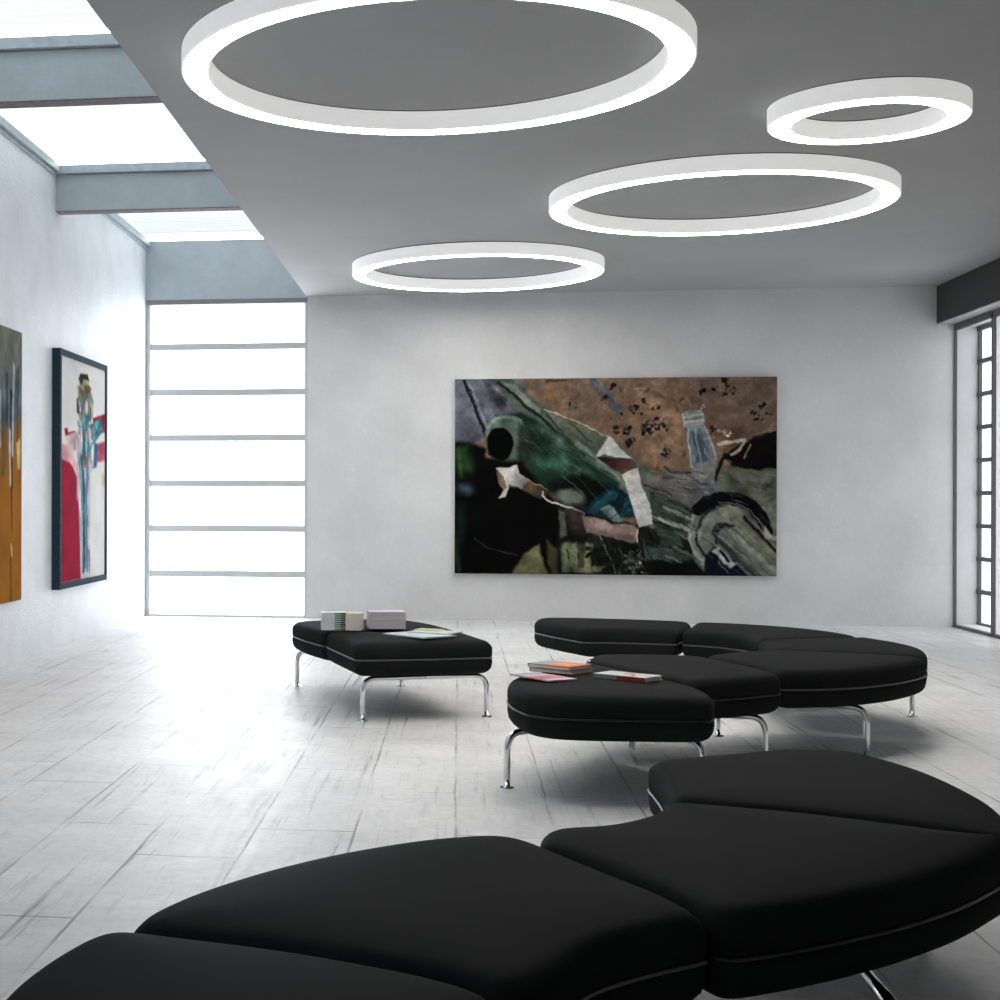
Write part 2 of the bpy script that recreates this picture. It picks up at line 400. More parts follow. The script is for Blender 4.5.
        me.materials.append(m); me.materials.append(edge_m)
        for p in list(me.polygons)[len(F):]: p.material_index = 1
        at = me.color_attributes.new('paint', 'FLOAT_COLOR', 'POINT')
        q = (s.im/255).clip(0, 1); lin = np.where(q <= .04045, q/12.92, ((q+.055)/1.055)**2.4)
        buf = np.ones((len(V), 4), np.float32); buf[:nv, :3] = lin.reshape(-1, 3); at.data.foreach_set('color', buf.ravel())
        ob = bpy.data.objects.new(name, me); C.objects.link(ob); return ob

def main_picture():
    p = Painting(440, 276, 65, 938, 42, 578, (136, 108, 86), 4)
    n = p.noise(6, 2)[..., None]; p.im = p.im*(.72+.56*n)
    p.im += (p.noise(9, 8)[..., None]-.5)*np.array([50, 18, -15]); p.im *= (.86+.3*p.noise(40, 9))[..., None]
    p.poly([(760, 42), (938, 42), (938, 190), (800, 190), (740, 120)], (118, 98, 82), 40, var=.25)
    p.poly([(570, 90), (690, 100), (690, 280), (600, 300), (560, 180)], (160, 126, 98), 40, var=.3)
    p.line([(445, 50), (520, 128)], 26, (98, 98, 104), 10, .5)
    p.line([(600, 42), (615, 70), (700, 100), (720, 140)], 3, (150, 130, 105), 3)
    p.line([(560, 70), (620, 78), (690, 112)], 3, (165, 145, 120), 3); p.line([(938, 60), (900, 110), (840, 140), (790, 150)], 5, (120, 102, 88), 5)
    for a in ((612, 178, 36, 34), (525, 180, 24, 16), (548, 214, 14, 10), (500, 65, 8, 4), (560, 132, 20, 7), (640, 245, 16, 10), (770, 185, 12, 6), (735, 80, 10, 3), (795, 50, 16, 8), (822, 70, 20, 4), (900, 140, 32, 12), (600, 120, 30, 5), (480, 120, 50, 5), (390, 100, 40, 6), (930, 190, 30, 10), (790, 75, 20, 6)):
        p.rock(a[0], a[1], a[2], a[3], (38, 32, 32), 6)
    for a in ((612, 172, 34, 10), (640, 250, 26, 8), (525, 185, 20, 5)): p.rock(a[0], a[1], a[2], a[3], (120, 112, 108), 4)
    p.line([(320, 48), (370, 46)], 4, (60, 45, 40)); 
    for _ in range(260):
        x, y = 330+p.rng.rand()*600, 45+p.rng.rand()*260; r_ = 1.5+p.rng.rand()*5
        p.ell(x, y, r_*(1+p.rng.rand()), r_*.7, [(172, 140, 108), (70, 56, 48), (140, 118, 104), (160, 112, 70)][p.rng.randint(4)], 3, p.rng.rand()*3, .3, .30+.3*p.rng.rand())
    # upper left: lavender grey sheet and dark strap
    p.poly([(60, 40), (240, 40), (300, 120), (220, 170), (60, 245)], (118, 120, 134), 6, (92, 94, 108), ((65, 42), (200, 240)), .3)
    p.poly([(150, 42), (225, 60), (250, 110), (190, 130), (150, 90)], (72, 70, 80), 14, var=.7, f=16)
    p.ell(190, 70, 26, 12, (135, 125, 135), 14, .5, .5); p.ell(230, 105, 14, 12, (140, 132, 140), 10)
    p.line([(92, 48), (152, 200)], 9, (26, 28, 38)); p.line([(104, 50), (164, 200)], 4, (150, 155, 165), 4)
    # big green diagonal
    p.poly([(150, 40), (220, 40), (300, 110), (330, 140), (480, 195), (560, 262), (720, 400), (740, 430), (620, 445), (540, 370), (420, 300), (280, 190), (185, 70)], (82, 98, 84), 5, (98, 112, 98), ((200, 60), (560, 330)), .3)
    p.poly([(200, 50), (232, 60), (300, 125), (285, 140), (225, 90)], (140, 150, 135), 8, var=.3)
    p.line([(185, 52), (262, 118), (330, 175), (420, 250)], 9, (28, 34, 30), 5)
    p.poly([(322, 138), (482, 197), (452, 252), (380, 208)], (122, 130, 104), 6, (84, 92, 76), ((330, 140), (470, 240)), .2)
    p.line([(310, 128), (400, 160), (490, 202)], 3, (196, 198, 176), 2)
    p.line([(318, 142), (400, 232), (452, 262)], 5, (44, 60, 50), 4); p.line([(400, 215), (470, 270), (540, 340), (600, 390)], 10, (120, 136, 118), 6)
    p.poly([(175, 140), (250, 135), (330, 180), (440, 270), (520, 330), (480, 380), (400, 392), (300, 340), (240, 270), (170, 260)], (26, 46, 38), 10, (30, 54, 42), ((200, 150), (450, 380)), .6, 10)
    p.ell(350, 215, 60, 18, (62, 86, 72), 20, .6, .6); p.ell(390, 290, 74, 22, (70, 108, 82), 26, .5, .7); p.ell(320, 262, 46, 24, (48, 84, 66), 18, .5, .7)
    p.poly([(330, 330), (420, 300), (520, 350), (430, 400), (350, 395)], (14, 18, 15), 22, var=.5)
    # hooded opening
    p.ell(205, 205, 56, 66, (84, 108, 96), 8, var=.3); p.ell(205, 190, 50, 46, (140, 158, 146), 8, ring=9); p.ell(232, 215, 26, 60, (96, 118, 106), 12)
    p.ell(190, 222, 36, 46, (6, 6, 6), 5); p.poly([(240, 160), (275, 170), (270, 280), (240, 290)], (40, 50, 42), 14, var=.5)
    # black lower left
    p.poly([(60, 212), (110, 220), (150, 235), (152, 262), (250, 270), (300, 330), (345, 380), (362, 420), (355, 582), (60, 582)], (9, 10, 9), 12, var=.4)
    p.poly([(60, 235), (105, 225), (120, 300), (70, 320)], (32, 62, 30), 24, var=.9, f=12); p.ell(90, 345, 28, 16, (52, 70, 84), 16, var=.8); p.ell(80, 440, 16, 50, (20, 34, 28), 20)
    p.line([(60, 470), (80, 582)], 14, (26, 60, 34), 14); p.line([(75, 235), (85, 310)], 8, (70, 110, 50), 10, op=.6)
    p.poly([(222, 582), (258, 522), (300, 495), (322, 582)], (134, 134, 92), 9, (92, 92, 60), ((280, 500), (240, 578)), .3)
    p.poly([(318, 480), (350, 510), (356, 582), (330, 582)], (70, 66, 42), 8, var=.4); p.line([(118, 480), (170, 512), (240, 525)], 3, (60, 60, 60), 3)
    # middle bottom machinery
    p.poly([(350, 380), (430, 400), (600, 450), (720, 470), (740, 582), (350, 582)], (26, 28, 26), 8, var=.8)
    p.ell(385, 368, 40, 20, (112, 124, 108), 12, .2, .4)
    p.poly([(352, 402), (375, 410), (372, 470), (356, 480)], (96, 104, 80), 6); p.poly([(360, 490), (400, 486), (410, 572), (362, 572)], (120, 126, 92), 8, var=.4)
    p.poly([(400, 488), (432, 492), (430, 560), (404, 560)], (60, 62, 48), 6, var=.8); p.poly([(425, 486), (446, 492), (440, 560), (424, 560)], (138, 140, 104), 8, var=.5)
    p.poly([(370, 560), (480, 556), (470, 574), (370, 574)], (108, 112, 86), 6, var=.5)
    p.line([(465, 470), (510, 575)], 4, (120, 124, 116), 3); p.rock(560, 550, 50, 60, (70, 74, 70), 6); p.rock(580, 560, 24, 16, (170, 172, 170), 4); p.rock(460, 520, 50, 30, (30, 34, 30), 8)
    # blue slab
    p.poly([(412, 404), (500, 333), (548, 362), (560, 420), (470, 420)], (18, 42, 52), 5, var=.4); p.poly([(430, 405), (500, 345), (518, 358), (452, 412)], (30, 78, 92), 6, var=.3)
    p.poly([(466, 402), (490, 388), (532, 432), (505, 432)], (120, 146, 140), 5, var=.7, f=30)
    # right: gravel, grey greens
    p.poly([(776, 285), (942, 285), (942, 582), (720, 582), (712, 450), (745, 395)], (108, 112, 98), 8, var=.35); p.poly([(790, 300), (942, 300), (942, 400), (830, 350)], (92, 94, 82), 20, var=.7, f=20)
    p.poly([(584, 325), (640, 300), (700, 285), (780, 285), (772, 365), (724, 405), (655, 372)], (124, 118, 108), 8, (96, 96, 96), ((600, 320), (740, 400)), .4, rag=8)
    p.poly([(712, 340), (770, 320), (778, 370), (730, 402)], (96, 98, 104), 12)
    p.line([(588, 330), (660, 360)], 4, (60, 50, 44)); p.line([(640, 285), (655, 300), (700, 300)], 8, (72, 60, 56), 6, .7); p.line([(700, 300), (745, 298)], 6, (40, 34, 32))
    p.poly([(600, 345), (720, 400), (715, 480), (625, 470), (600, 420)], (54, 66, 58), 8, var=.5)
    p.line([(640, 395), (712, 432)], 10, (140, 150, 128), 5); p.line([(628, 428), (704, 455)], 12, (186, 192, 168), 4); p.line([(616, 370), (700, 408)], 7, (84, 98, 84), 5)
    p.poly([(628, 450), (668, 456), (690, 500), (628, 500)], (52, 62, 60), 8, var=.7); p.poly([(582, 500), (700, 510), (706, 540), (590, 534)], (70, 88, 84), 6, (52, 62, 60), ((582, 500), (700, 540)), .3)
    p.poly([(575, 538), (720, 542), (760, 582), (590, 582)], (14, 14, 14), 8, var=.5)
    # wheel hub, black arc, pipe
    p.ell(795, 470, 84, 96, (104, 108, 98), 6, -.2, .3); p.ell(770, 478, 54, 72, (128, 132, 120), 8, -.2, .3)
    p.ell(782, 470, 74, 92, (172, 176, 164), 6, -.1, ring=9); p.ell(790, 474, 62, 80, (30, 32, 34), 5, -.1, ring=7)
    arc = [(730, 400), (752, 382), (790, 370), (835, 370), (875, 390), (902, 425), (910, 455)]
    p.line(arc, 34, (12, 12, 16), 4); p.line([(q[0]-4, q[1]+12) for q in arc[2:]], 3, (120, 120, 130), 3)
    p.poly([(800, 400), (840, 400), (865, 420), (942, 500), (942, 582), (900, 560), (790, 450)], (128, 128, 112), 6, var=.2)
    p.line([(852, 420), (945, 520)], 9, (30, 28, 24), 4); p.poly([(905, 440), (925, 470), (942, 465), (942, 480), (905, 475)], (190, 182, 150), 5); p.poly([(780, 395), (830, 388), (838, 410), (800, 430)], (150, 148, 122), 6)
    p.line([(795, 462), (925, 585)], 58, (50, 56, 60), 5); p.line([(805, 466), (930, 580)], 40, (112, 122, 112), 10); p.line([(815, 458), (940, 570)], 16, (160, 164, 146), 8)
    p.line([(778, 492), (776, 462), (800, 438), (824, 440)], 7, (30, 32, 36), 4)
    p.poly([(745, 530), (770, 500), (850, 560), (862, 582), (750, 582)], (16, 20, 34), 6); p.poly([(764, 512), (784, 500), (832, 548), (818, 560)], (196, 206, 202), 4); p.line([(788, 512), (812, 540)], 8, (20, 20, 30), 3)
    # dark burrow and sticks at the right edge
    p.poly([(812, 238), (850, 212), (900, 190), (942, 172), (942, 292), (830, 285), (800, 262)], (16, 13, 12), 6, var=.4, rag=6)
    p.poly([(782, 190), (880, 170), (938, 180), (860, 215), (800, 240)], (112, 88, 74), 10, var=.5); p.line([(870, 200), (938, 182)], 5, (146, 118, 98), 4); p.rock(800, 190, 18, 12, (200, 184, 168), 5)
    p.line([(782, 222), (852, 211)], 9, (226, 206, 188), 3); p.line([(852, 212), (838, 238), (815, 252)], 8, (190, 168, 148), 3); p.line([(870, 225), (850, 262)], 5, (160, 135, 112), 3)
    p.line([(800, 250), (772, 320)], 10, (22, 20, 18), 5)
    # glass bottle
    p.poly([(700, 180), (744, 168), (768, 222), (780, 270), (770, 330), (720, 330), (704, 270)], (128, 138, 146), 6, (138, 136, 134), ((720, 200), (740, 325)), .2)
    p.poly([(712, 190), (736, 182), (752, 230), (756, 268), (722, 270)], (78, 94, 108), 7, var=.4); p.line([(722, 185), (730, 240), (740, 280)], 5, (150, 166, 178), 4); p.line([(705, 185), (703, 230), (712, 280)], 4, (196, 204, 206), 3); p.line([(745, 172), (768, 225), (778, 262)], 4, (186, 190, 190), 3)
    p.poly([(684, 140), (700, 130), (738, 126), (748, 158), (742, 170), (700, 182), (688, 172)], (158, 164, 158), 4, var=.2); p.line([(692, 150), (742, 140)], 3, (214, 216, 208), 2); p.line([(692, 166), (744, 156)], 3, (208, 210, 200), 2); p.line([(690, 158), (744, 148)], 3, (110, 116, 112), 2); p.line([(686, 142), (690, 176)], 3, (220, 222, 216), 2)
    p.rock(738, 122, 8, 4, (176, 160, 165), 6)
    def strokes(n, box_, ang, ln, wd, cols, op):
        for _ in range(n):
            x, y = box_[0]+p.rng.rand()*(box_[2]-box_[0]), box_[1]+p.rng.rand()*(box_[3]-box_[1])
            a = ang+(p.rng.rand()-.5)*.5; l = ln*(.3+p.rng.rand())
            p.line([(x, y), (x+l*math.cos(a), y+l*math.sin(a))], wd*(.4+p.rng.rand()), cols[p.rng.randint(len(cols))], 2.5, .3, op*(.4+.6*p.rng.rand()))
    strokes(26, (250, 160, 400, 250), .68, 70, 3, [(20, 34, 28), (110, 136, 116), (58, 86, 70)], .6)
    strokes(24, (300, 220, 470, 320), .68, 70, 4, [(16, 28, 22), (96, 128, 104), (40, 70, 54)], .6)
    strokes(14, (90, 60, 220, 130), .9, 40, 4, [(150, 150, 160), (60, 62, 76), (100, 100, 112)], .5)
    strokes(40, (600, 290, 760, 370), .3, 26, 4, [(58, 52, 50), (164, 158, 150), (96, 92, 90)], .7)
    strokes(40, (590, 390, 710, 530), .5, 50, 5, [(12, 16, 16), (96, 110, 96), (150, 156, 138), (34, 48, 46)], .6)
    strokes(36, (740, 400, 930, 570), .75, 60, 4, [(54, 56, 50), (158, 160, 140), (96, 100, 92)], .5)
    strokes(30, (790, 290, 935, 380), .4, 40, 4, [(60, 60, 52), (146, 142, 124), (100, 100, 88)], .6)
    strokes(60, (360, 420, 600, 570), 1.3, 36, 4, [(8, 8, 8), (14, 16, 14), (92, 100, 80), (60, 64, 56)], .7)
    strokes(18, (470, 345, 545, 420), -.7, 30, 4, [(14, 30, 38), (50, 100, 110), (10, 14, 18)], .6)
    strokes(16, (705, 185, 765, 320), 1.3, 40, 3, [(190, 198, 204), (70, 80, 92), (120, 130, 140)], .5)
    # torn white paper
    p.poly([(455, 256), (550, 262), (566, 290), (530, 306), (505, 290)], (48, 26, 26), 4, (112, 76, 70), ((480, 258), (545, 300)), .2)
    p.poly([(490, 198), (552, 264), (480, 250), (453, 257)], (214, 216, 210), 2.5, var=.05)
    p.poly([(526, 306), (566, 288), (580, 325), (592, 372), (600, 385), (611, 440), (571, 449), (552, 385), (540, 345)], (212, 208, 198), 2.5, (226, 226, 220), ((540, 300), (590, 440)), .06)
    p.poly([(232, 312), (262, 316), (320, 345), (322, 360), (300, 370), (250, 345), (215, 338)], (82, 68, 48), 5, var=.5)
    p.poly([(178, 290), (235, 277), (244, 300), (270, 318), (250, 344), (222, 334), (208, 342), (206, 320)], (228, 224, 218), 3, (118, 112, 116), ((215, 300), (262, 335)), .1)
    p.poly([(179, 296), (200, 308), (212, 335), (206, 350), (190, 336)], (150, 118, 92), 3, var=.2); p.poly([(198, 350), (220, 336), (205, 366), (188, 368)], (226, 220, 210), 3); p.line([(180, 292), (204, 312), (214, 340)], 3, (236, 232, 226), 2)
    p.line([(262, 316), (300, 332), (322, 346)], 2.5, (190, 160, 120), 2); p.line([(308, 350), (306, 362), (322, 376), (360, 390)], 4, (222, 220, 214), 2); p.line([(360, 390), (420, 410)], 6, (214, 210, 204), 3)
    p.poly([(368, 398), (420, 408), (430, 470), (400, 462), (372, 430)], (48, 40, 36), 6, var=.8, f=22)
    p.poly([(416, 416), (440, 416), (500, 436), (558, 440), (570, 452), (570, 488), (556, 494), (470, 470), (430, 462)], (160, 134, 128), 5, (124, 100, 92), ((460, 420), (450, 480)), .25, f=30)
    p.ell(470, 440, 18, 12, (188, 164, 158), 8, .3); p.line([(568, 456), (568, 490)], 4, (212, 190, 180), 2)
    p.im *= (.84+.32*p.noise(60, 71))[..., None]; p.im *= (.82+.36*p.noise(22, 72))[..., None]
    g = p.im.mean(-1, keepdims=True); p.im = (g+(p.im-g)*.90)*.85
    return p

def framed_picture():
    p = Painting(90, 200, 0, 100, 0, 300, (214, 212, 210), 5)
    p.im *= (.95+.1*p.noise(10, 1))[..., None]
    p.poly([(0, 128), (18, 132), (34, 158), (40, 205), (44, 300), (0, 300)], (150, 6, 50), 3, var=.12); p.poly([(0, 116), (24, 118), (34, 150), (18, 140), (0, 136)], (206, 160, 164), 4)
    p.poly([(56, 220), (62, 220), (62, 300), (54, 300)], (150, 30, 58), 3); p.poly([(36, 110), (62, 110), (64, 300), (46, 300), (40, 200)], (176, 180, 192), 3, var=.3)
    p.poly([(70, 74), (100, 64), (100, 90), (76, 98)], (140, 30, 52), 3, var=.5); p.poly([(74, 112), (100, 104), (100, 132), (78, 136)], (166, 74, 96), 4, var=.4)
    p.poly([(8, 96), (14, 94), (16, 100), (30, 96), (30, 101), (10, 106)], (130, 36, 46), 2); p.poly([(10, 106), (34, 96), (44, 118), (20, 128)], (196, 170, 172), 4, var=.3)
    p.poly([(36, 34), (60, 28), (72, 50), (70, 72), (50, 90), (38, 76)], (128, 124, 104), 4, var=.6); p.poly([(34, 52), (40, 48), (40, 74), (34, 70)], (62, 54, 40), 2)
    p.ell(50, 26, 12, 12, (176, 164, 134), 2, var=.4); p.poly([(38, 24), (42, 16), (58, 14), (62, 22), (48, 22), (44, 32)], (36, 30, 26), 2); p.ell(58, 34, 8, 6, (92, 86, 48), 2)
    p.poly([(46, 52), (62, 46), (62, 88), (50, 92)], (34, 104, 104), 3, var=.6, f=30); p.poly([(44, 86), (60, 84), (62, 112), (48, 114)], (60, 120, 132), 3, var=.6, f=30)
    p.poly([(62, 84), (90, 72), (96, 88), (72, 112)], (66, 132, 138), 3, var=.7, f=30); p.ell(56, 122, 10, 14, (26, 122, 142), 3, var=.5); p.poly([(74, 108), (82, 110), (80, 142), (72, 146)], (30, 92, 118), 3, var=.4)
    for _ in range(70):
        x, y = 36+p.rng.rand()*34, 44+p.rng.rand()*100; l = 6+p.rng.rand()*18
        p.line([(x, y), (x+p.rng.rand()*8-4, y+l)], 1+p.rng.rand()*2.5, [(24, 96, 104), (200, 200, 206), (90, 150, 160), (70, 60, 70), (150, 144, 120), (170, 70, 90)][p.rng.randint(6)], 1.5, .3, .7)
    for _ in range(40):
        x, y = 44+p.rng.rand()*20, 140+p.rng.rand()*130; l = 10+p.rng.rand()*30
        p.line([(x, y), (x+p.rng.rand()*2-1, y+l)], 1+p.rng.rand()*2, [(24, 96, 110), (206, 206, 214), (120, 130, 160), (60, 80, 100)][p.rng.randint(4)], 1.5, .3, .6)
    p.line([(34, 108), (38, 150), (42, 200)], 3, (206, 198, 206), 2); p.line([(46, 130), (52, 190), (50, 290)], 5, (38, 110, 116), 2, .5); p.line([(58, 130), (56, 200), (58, 290)], 3, (96, 104, 136), 2, .5); p.line([(64, 140), (62, 200)], 3, (190, 190, 206), 2)
    p.line([(50, 150), (48, 210), (54, 285)], 2, (20, 60, 70), 2); p.line([(36, 140), (36, 190)], 2.5, (206, 150, 170), 2)
    p.ell(96, 160, 5, 10, (200, 180, 150), 4, op=.7); p.ell(56, 60, 4, 10, (200, 190, 170), 3)
    return p

def brown_picture():
    p = Painting(120, 130, 0, 100, 0, 106, (150, 96, 26), 6)
    p.im *= (.86+.28*p.noise(7, 1))[..., None]
    p.poly([(-5, -5), (105, -5), (105, 34), (80, 40), (50, 30), (20, 44), (-5, 38)], (116, 118, 102), 10, (84, 96, 104), ((50, 0), (50, 40)), .3)
    for k in range(26):
        x = 12+k*3.3+p.rng.rand()*2; y0 = 14+p.rng.rand()*16; y1 = y0+16+p.rng.rand()*22
        p.line([(x, y0), (x+p.rng.rand()*3-1.5, y1)], 1.4+p.rng.rand()*1.6, [(46, 58, 78), (100, 128, 150), (34, 40, 44), (176, 182, 190), (60, 92, 96)][k % 5], 1.2, .4)
    p.poly([(93, 44), (98, 42), (98, 54), (94, 54)], (196, 180, 130), 1); p.line([(86, 50), (87, 78)], 2, (96, 22, 20), 1.5, w2=.8); p.line([(84, 40), (85, 60)], 2, (216, 214, 206), 1.5)
    p.line([(86, 84), (86, 106)], 1.6, (92, 66, 30), 1.5); p.line([(86, 84), (87, 88)], 1.5, (220, 190, 120), 1); p.line([(30, 50), (31, 100)], 2, (86, 50, 20), 2)
    return p

# the large picture on the back wall
t = thing('painting', 'large unframed canvas with white torn paper, bottle and green machinery on the back wall', 'painting', (1.53, YB, .468))
place(main_picture().mesh('canvas', (-.042, YB-.065, 2.432), (3.118, 0, 0), (0, 0, -1.955), .042, M['artgloss'], M['canvas_edge']), t)
place(boxes('stretcher_frame', [(.02, 3.02, YB-.023, YB-.001, .53, 2.37)], M['canvas_edge']), t)
# framed picture on the left wall
fy0, fy1, fz0, fz1, fd = 11.70, 13.33, .482, 2.425, .068
t = thing('painting', 'tall dark-framed picture of a standing figure with a crimson field on the left wall', 'painting', (XL, (fy0+fy1)/2, fz0), 'pictures on the left wall')
fw = .05
fr = boxes('frame', [(XL, XL+fd, fy0, fy0+fw, fz0+fw, fz1-fw), (XL, XL+fd, fy1-fw, fy1, fz0+fw, fz1-fw), (XL, XL+fd, fy0, fy1, fz0, fz0+fw), (XL, XL+fd, fy0, fy1, fz1-fw, fz1)], M['frame']); place(fr, t)
place(framed_picture().mesh('canvas', (XL+fd-.012, fy0+fw, fz1-fw), (0, fy1-fy0-2*fw, 0), (0, 0, -(fz1-fz0-2*fw)), .02, M['artgloss'], M['canvas_edge']), t)
place(boxes('backing', [(XL, XL+.04, fy0+.02, fy1-.02, fz0+.02, fz1-.02)], M['canvas_edge']), t)
# unframed brown picture nearer on the left wall
t = thing('painting', 'unframed ochre brown canvas with grey-blue brush strokes at the left edge', 'painting', (XL, 9.7, .468), 'pictures on the left wall')
place(brown_picture().mesh('canvas', (XL+.036, 8.88, 2.437), (0, 1.86, 0), (0, 0, -1.97), .025, M['artgloss'], mat('ochre_canvas_edge', srgb(150, 120, 60), .7)), t)

place(boxes('stretcher_frame', [(XL+.001, XL+.011, 8.9, 10.6, .55, 2.35)], M['canvas_edge']), t)

# ------------------------------------------------------------------ modular benches
def smooth_loop(pts, it=3, q=.22):
    pts = [Vector(p) for p in pts]
    for _ in range(it):
        out = []
        for i in range(len(pts)):
            a, b = pts[i], pts[(i+1) % len(pts)]; out += [a*(1-q)+b*q, a*q+b*(1-q)]
        pts = out
    return pts

def resample(pts, n):
    L = [0]
    for i in range(len(pts)): L.append(L[-1]+(pts[(i+1) % len(pts)]-pts[i]).length)
    out = []; j = 0
    for k in range(n):
        d = L[-1]*k/n
        while L[j+1] < d: j += 1
        f = (d-L[j])/(L[j+1]-L[j]+1e-9); out.append(pts[j].lerp(pts[(j+1) % len(pts)], f))
    return out

def densify(pts, r):
    """keep the corners tight: add a point at distance r each side of every sharp corner"""
    out = []; n = len(pts)
    for i in range(n):
        p, a, b = Vector(pts[i]), Vector(pts[i-1]), Vector(pts[(i+1) % n])
        u, v = (a-p), (b-p)
        ang = math.degrees(math.acos(max(-1, min(1, u.normalized().dot(v.normalized())))))
        if ang < 152:
            out += [p+u.normalized()*min(r, u.length*.45), p, p+v.normalized()*min(r, v.length*.45)]
        else: out.append(p)
    return out

H0, HP, H1 = .248, .338, .432
def cushion(pts, root, tight=.10, lab=None, pipe='piping', k=1.0):
    """pts: plan outline in (right, ahead) metres"""
    P = [G(x*k, z*k) for x, z in pts]; P = [Vector((p.x, p.y)) for p in P]
    n = 132; loop = resample(smooth_loop(densify(P, tight)), n)
    area = sum(loop[i].x*loop[(i+1) % n].y-loop[(i+1) % n].x*loop[i].y for i in range(n))
    if area < 0: loop.reverse()
    cen = sum(loop, Vector((0, 0)))/n
    def inset(L, d):
        nn = []
        for i in range(n):
            tdir = (L[(i+1) % n]-L[i-1]).normalized(); nn.append(L[i]-Vector((tdir.y, -tdir.x))*d)
        for _ in range(int(d/.004)):
            nn = [(nn[i-1]+nn[i]*2+nn[(i+1) % n])/4 for i in range(n)]
        return nn
    prof = [(.060, H0-.001), (.034, H0+.004), (.016, H0+.015), (.005, H0+.032), (0.0, H0+.060), (.001, HP-.010), (.006, HP-.002), (.006, HP+.002), (.001, HP+.010), (0, H1-.048), (.0025, H1-.034), (.008, H1-.022), (.018, H1-.011), (.031, H1-.004), (.050, H1)]
    rows = [(inset(loop, d), h) for d, h in prof]
    bm = bmesh.new(); vr = []
    for L, h in rows: vr.append([bm.verts.new((p.x, p.y, h)) for p in L])
    last = rows[-1][0]
    for a, b in zip(vr, vr[1:]):
        for i in range(n): bm.faces.new((a[i], a[(i+1) % n], b[(i+1) % n], b[i]))
    # gently crowned top: inner points on a jittered lattice, height grows with the distance from the rim
    def dist(p):
        return min((p-(a+(b-a)*max(0, min(1, (p-a).dot(b-a)/max((b-a).length_squared, 1e-12))))).length for a, b in zip(last, last[1:]+last[:1]))
    def inside(p):
        c = False; j = n-1
        for i in range(n):
            if ((last[i].y > p.y) != (last[j].y > p.y)) and p.x < (last[j].x-last[i].x)*(p.y-last[i].y)/(last[j].y-last[i].y)+last[i].x: c = not c
            j = i
        return c
    xs = [p.x for p in last]; ys = [p.y for p in last]; inner = []; st = .034
    yy = min(ys); row = 0
    while yy < max(ys):
        xx = min(xs)+(st/2 if row % 2 else 0)
        while xx < max(xs):
            p = Vector((xx, yy))
            if inside(p) and dist(p) > .014: inner.append(p)
            xx += st
        yy += st*.87; row += 1
    co, _, fs, ov, _, _ = delaunay_2d_cdt(last+inner, [(i, (i+1) % n) for i in range(n)], [list(range(n))], 1, 1e-6)
    vm = {}
    for i, p in enumerate(co):
        src = ov[i][0] if ov[i] else -1
        vm[i] = vr[-1][src] if 0 <= src < n else bm.verts.new((p.x, p.y, H1+.014*(1-math.exp(-dist(Vector(p))/.10))))
    for f in fs:
        if len(set(f)) == len(f): bm.faces.new([vm[i] for i in f])
    bm.faces.new(vr[0][::-1])
    o = finish('cushion', bm, M['leather'], smooth=True); place(o, root)
    if lab: o['label'] = lab
    bm = bmesh.new(); pl = [Vector((p.x, p.y, HP)) for p in inset(loop, .0015)]
    rr = .0042; k = 8; rings = []
    for i in range(n):
        td = (pl[(i+1) % n]-pl[i-1]).normalized(); nr = Vector((td.y, -td.x, 0))
        rings.append([bm.verts.new(pl[i]+(nr*math.cos(2*math.pi*j/k)+Vector((0, 0, 1))*math.sin(2*math.pi*j/k))*rr) for j in range(k)])
    for i in range(n):
        A, B = rings[i], rings[(i+1) % n]
        for j in range(k): bm.faces.new((A[j], A[(j+1) % k], B[(j+1) % k], B[j]))
    pp = finish('piping', bm, M[pipe], o, smooth=True)
    return o

def bend(p0, p1, p2, r, n=8):
    a = (p0-p1).normalized(); b = (p2-p1).normalized(); s = p1+a*r; e = p1+b*r
    return [s*(1-t)**2+p1*2*t*(1-t)+e*t*t for t in [i/n for i in range(n+1)]]

def leg(foot, under, root, r=.0138, h=.232, br=.075):
    """chrome tube: rises from its foot, bends and runs in under the cushion"""
    f = G(*foot); u = G(*under)
    p0, p1, p2 = Vector((f.x, f.y, .006)), Vector((f.x, f.y, h)), Vector((u.x, u.y, h))
    bm = bmesh.new(); tube(bm, [p0, p0.lerp(p1, .4)]+bend(p0, p1, p2, br)+[p2], r)
    o = finish('leg', bm, M['chrome'], smooth=True); place(o, root)
    bm = bmesh.new(); n = 20
    prof = [(.029, 0), (.030, .002), (.029, .004), (.0155, .004), (.0142, .007)]
    rows = [[bm.verts.new((f.x+q*math.cos(2*math.pi*k/n), f.y+q*math.sin(2*math.pi*k/n), z)) for k in range(n)] for q, z in prof]
    for a, b in zip(rows, rows[1:]):
        for k in range(n): bm.faces.new((a[k], a[(k+1) % n], b[(k+1) % n], b[k]))
    bm.faces.new(rows[0][::-1]); bm.faces.new(rows[-1])
    ft = finish('foot', bm, M['chrome'], smooth=False); ft.parent = o
    return o

def bracket(p, root, L=.2, ang=0):
    g = G(*p); bm = bmesh.new(); box(bm, -L/2, L/2, -.03, .03, -.012, .012); box(bm, L*.15, L*.5, -.04, .04, -.02, .016); box(bm, -L*.4, -L*.1, -.02, .02, .012, .045)
    o = finish('bracket', bm, M['bracket'], bevel=.003); o.rotation_euler = (0, 0, ang); o.parent = root
    o.location = Vector((g.x, g.y, .212))-Vector(root.location); return o

def bench(label, at_):
    g = G(*at_); return thing('modular_bench', label, 'bench', (g.x, g.y, 0), 'black modular benches on chrome legs')

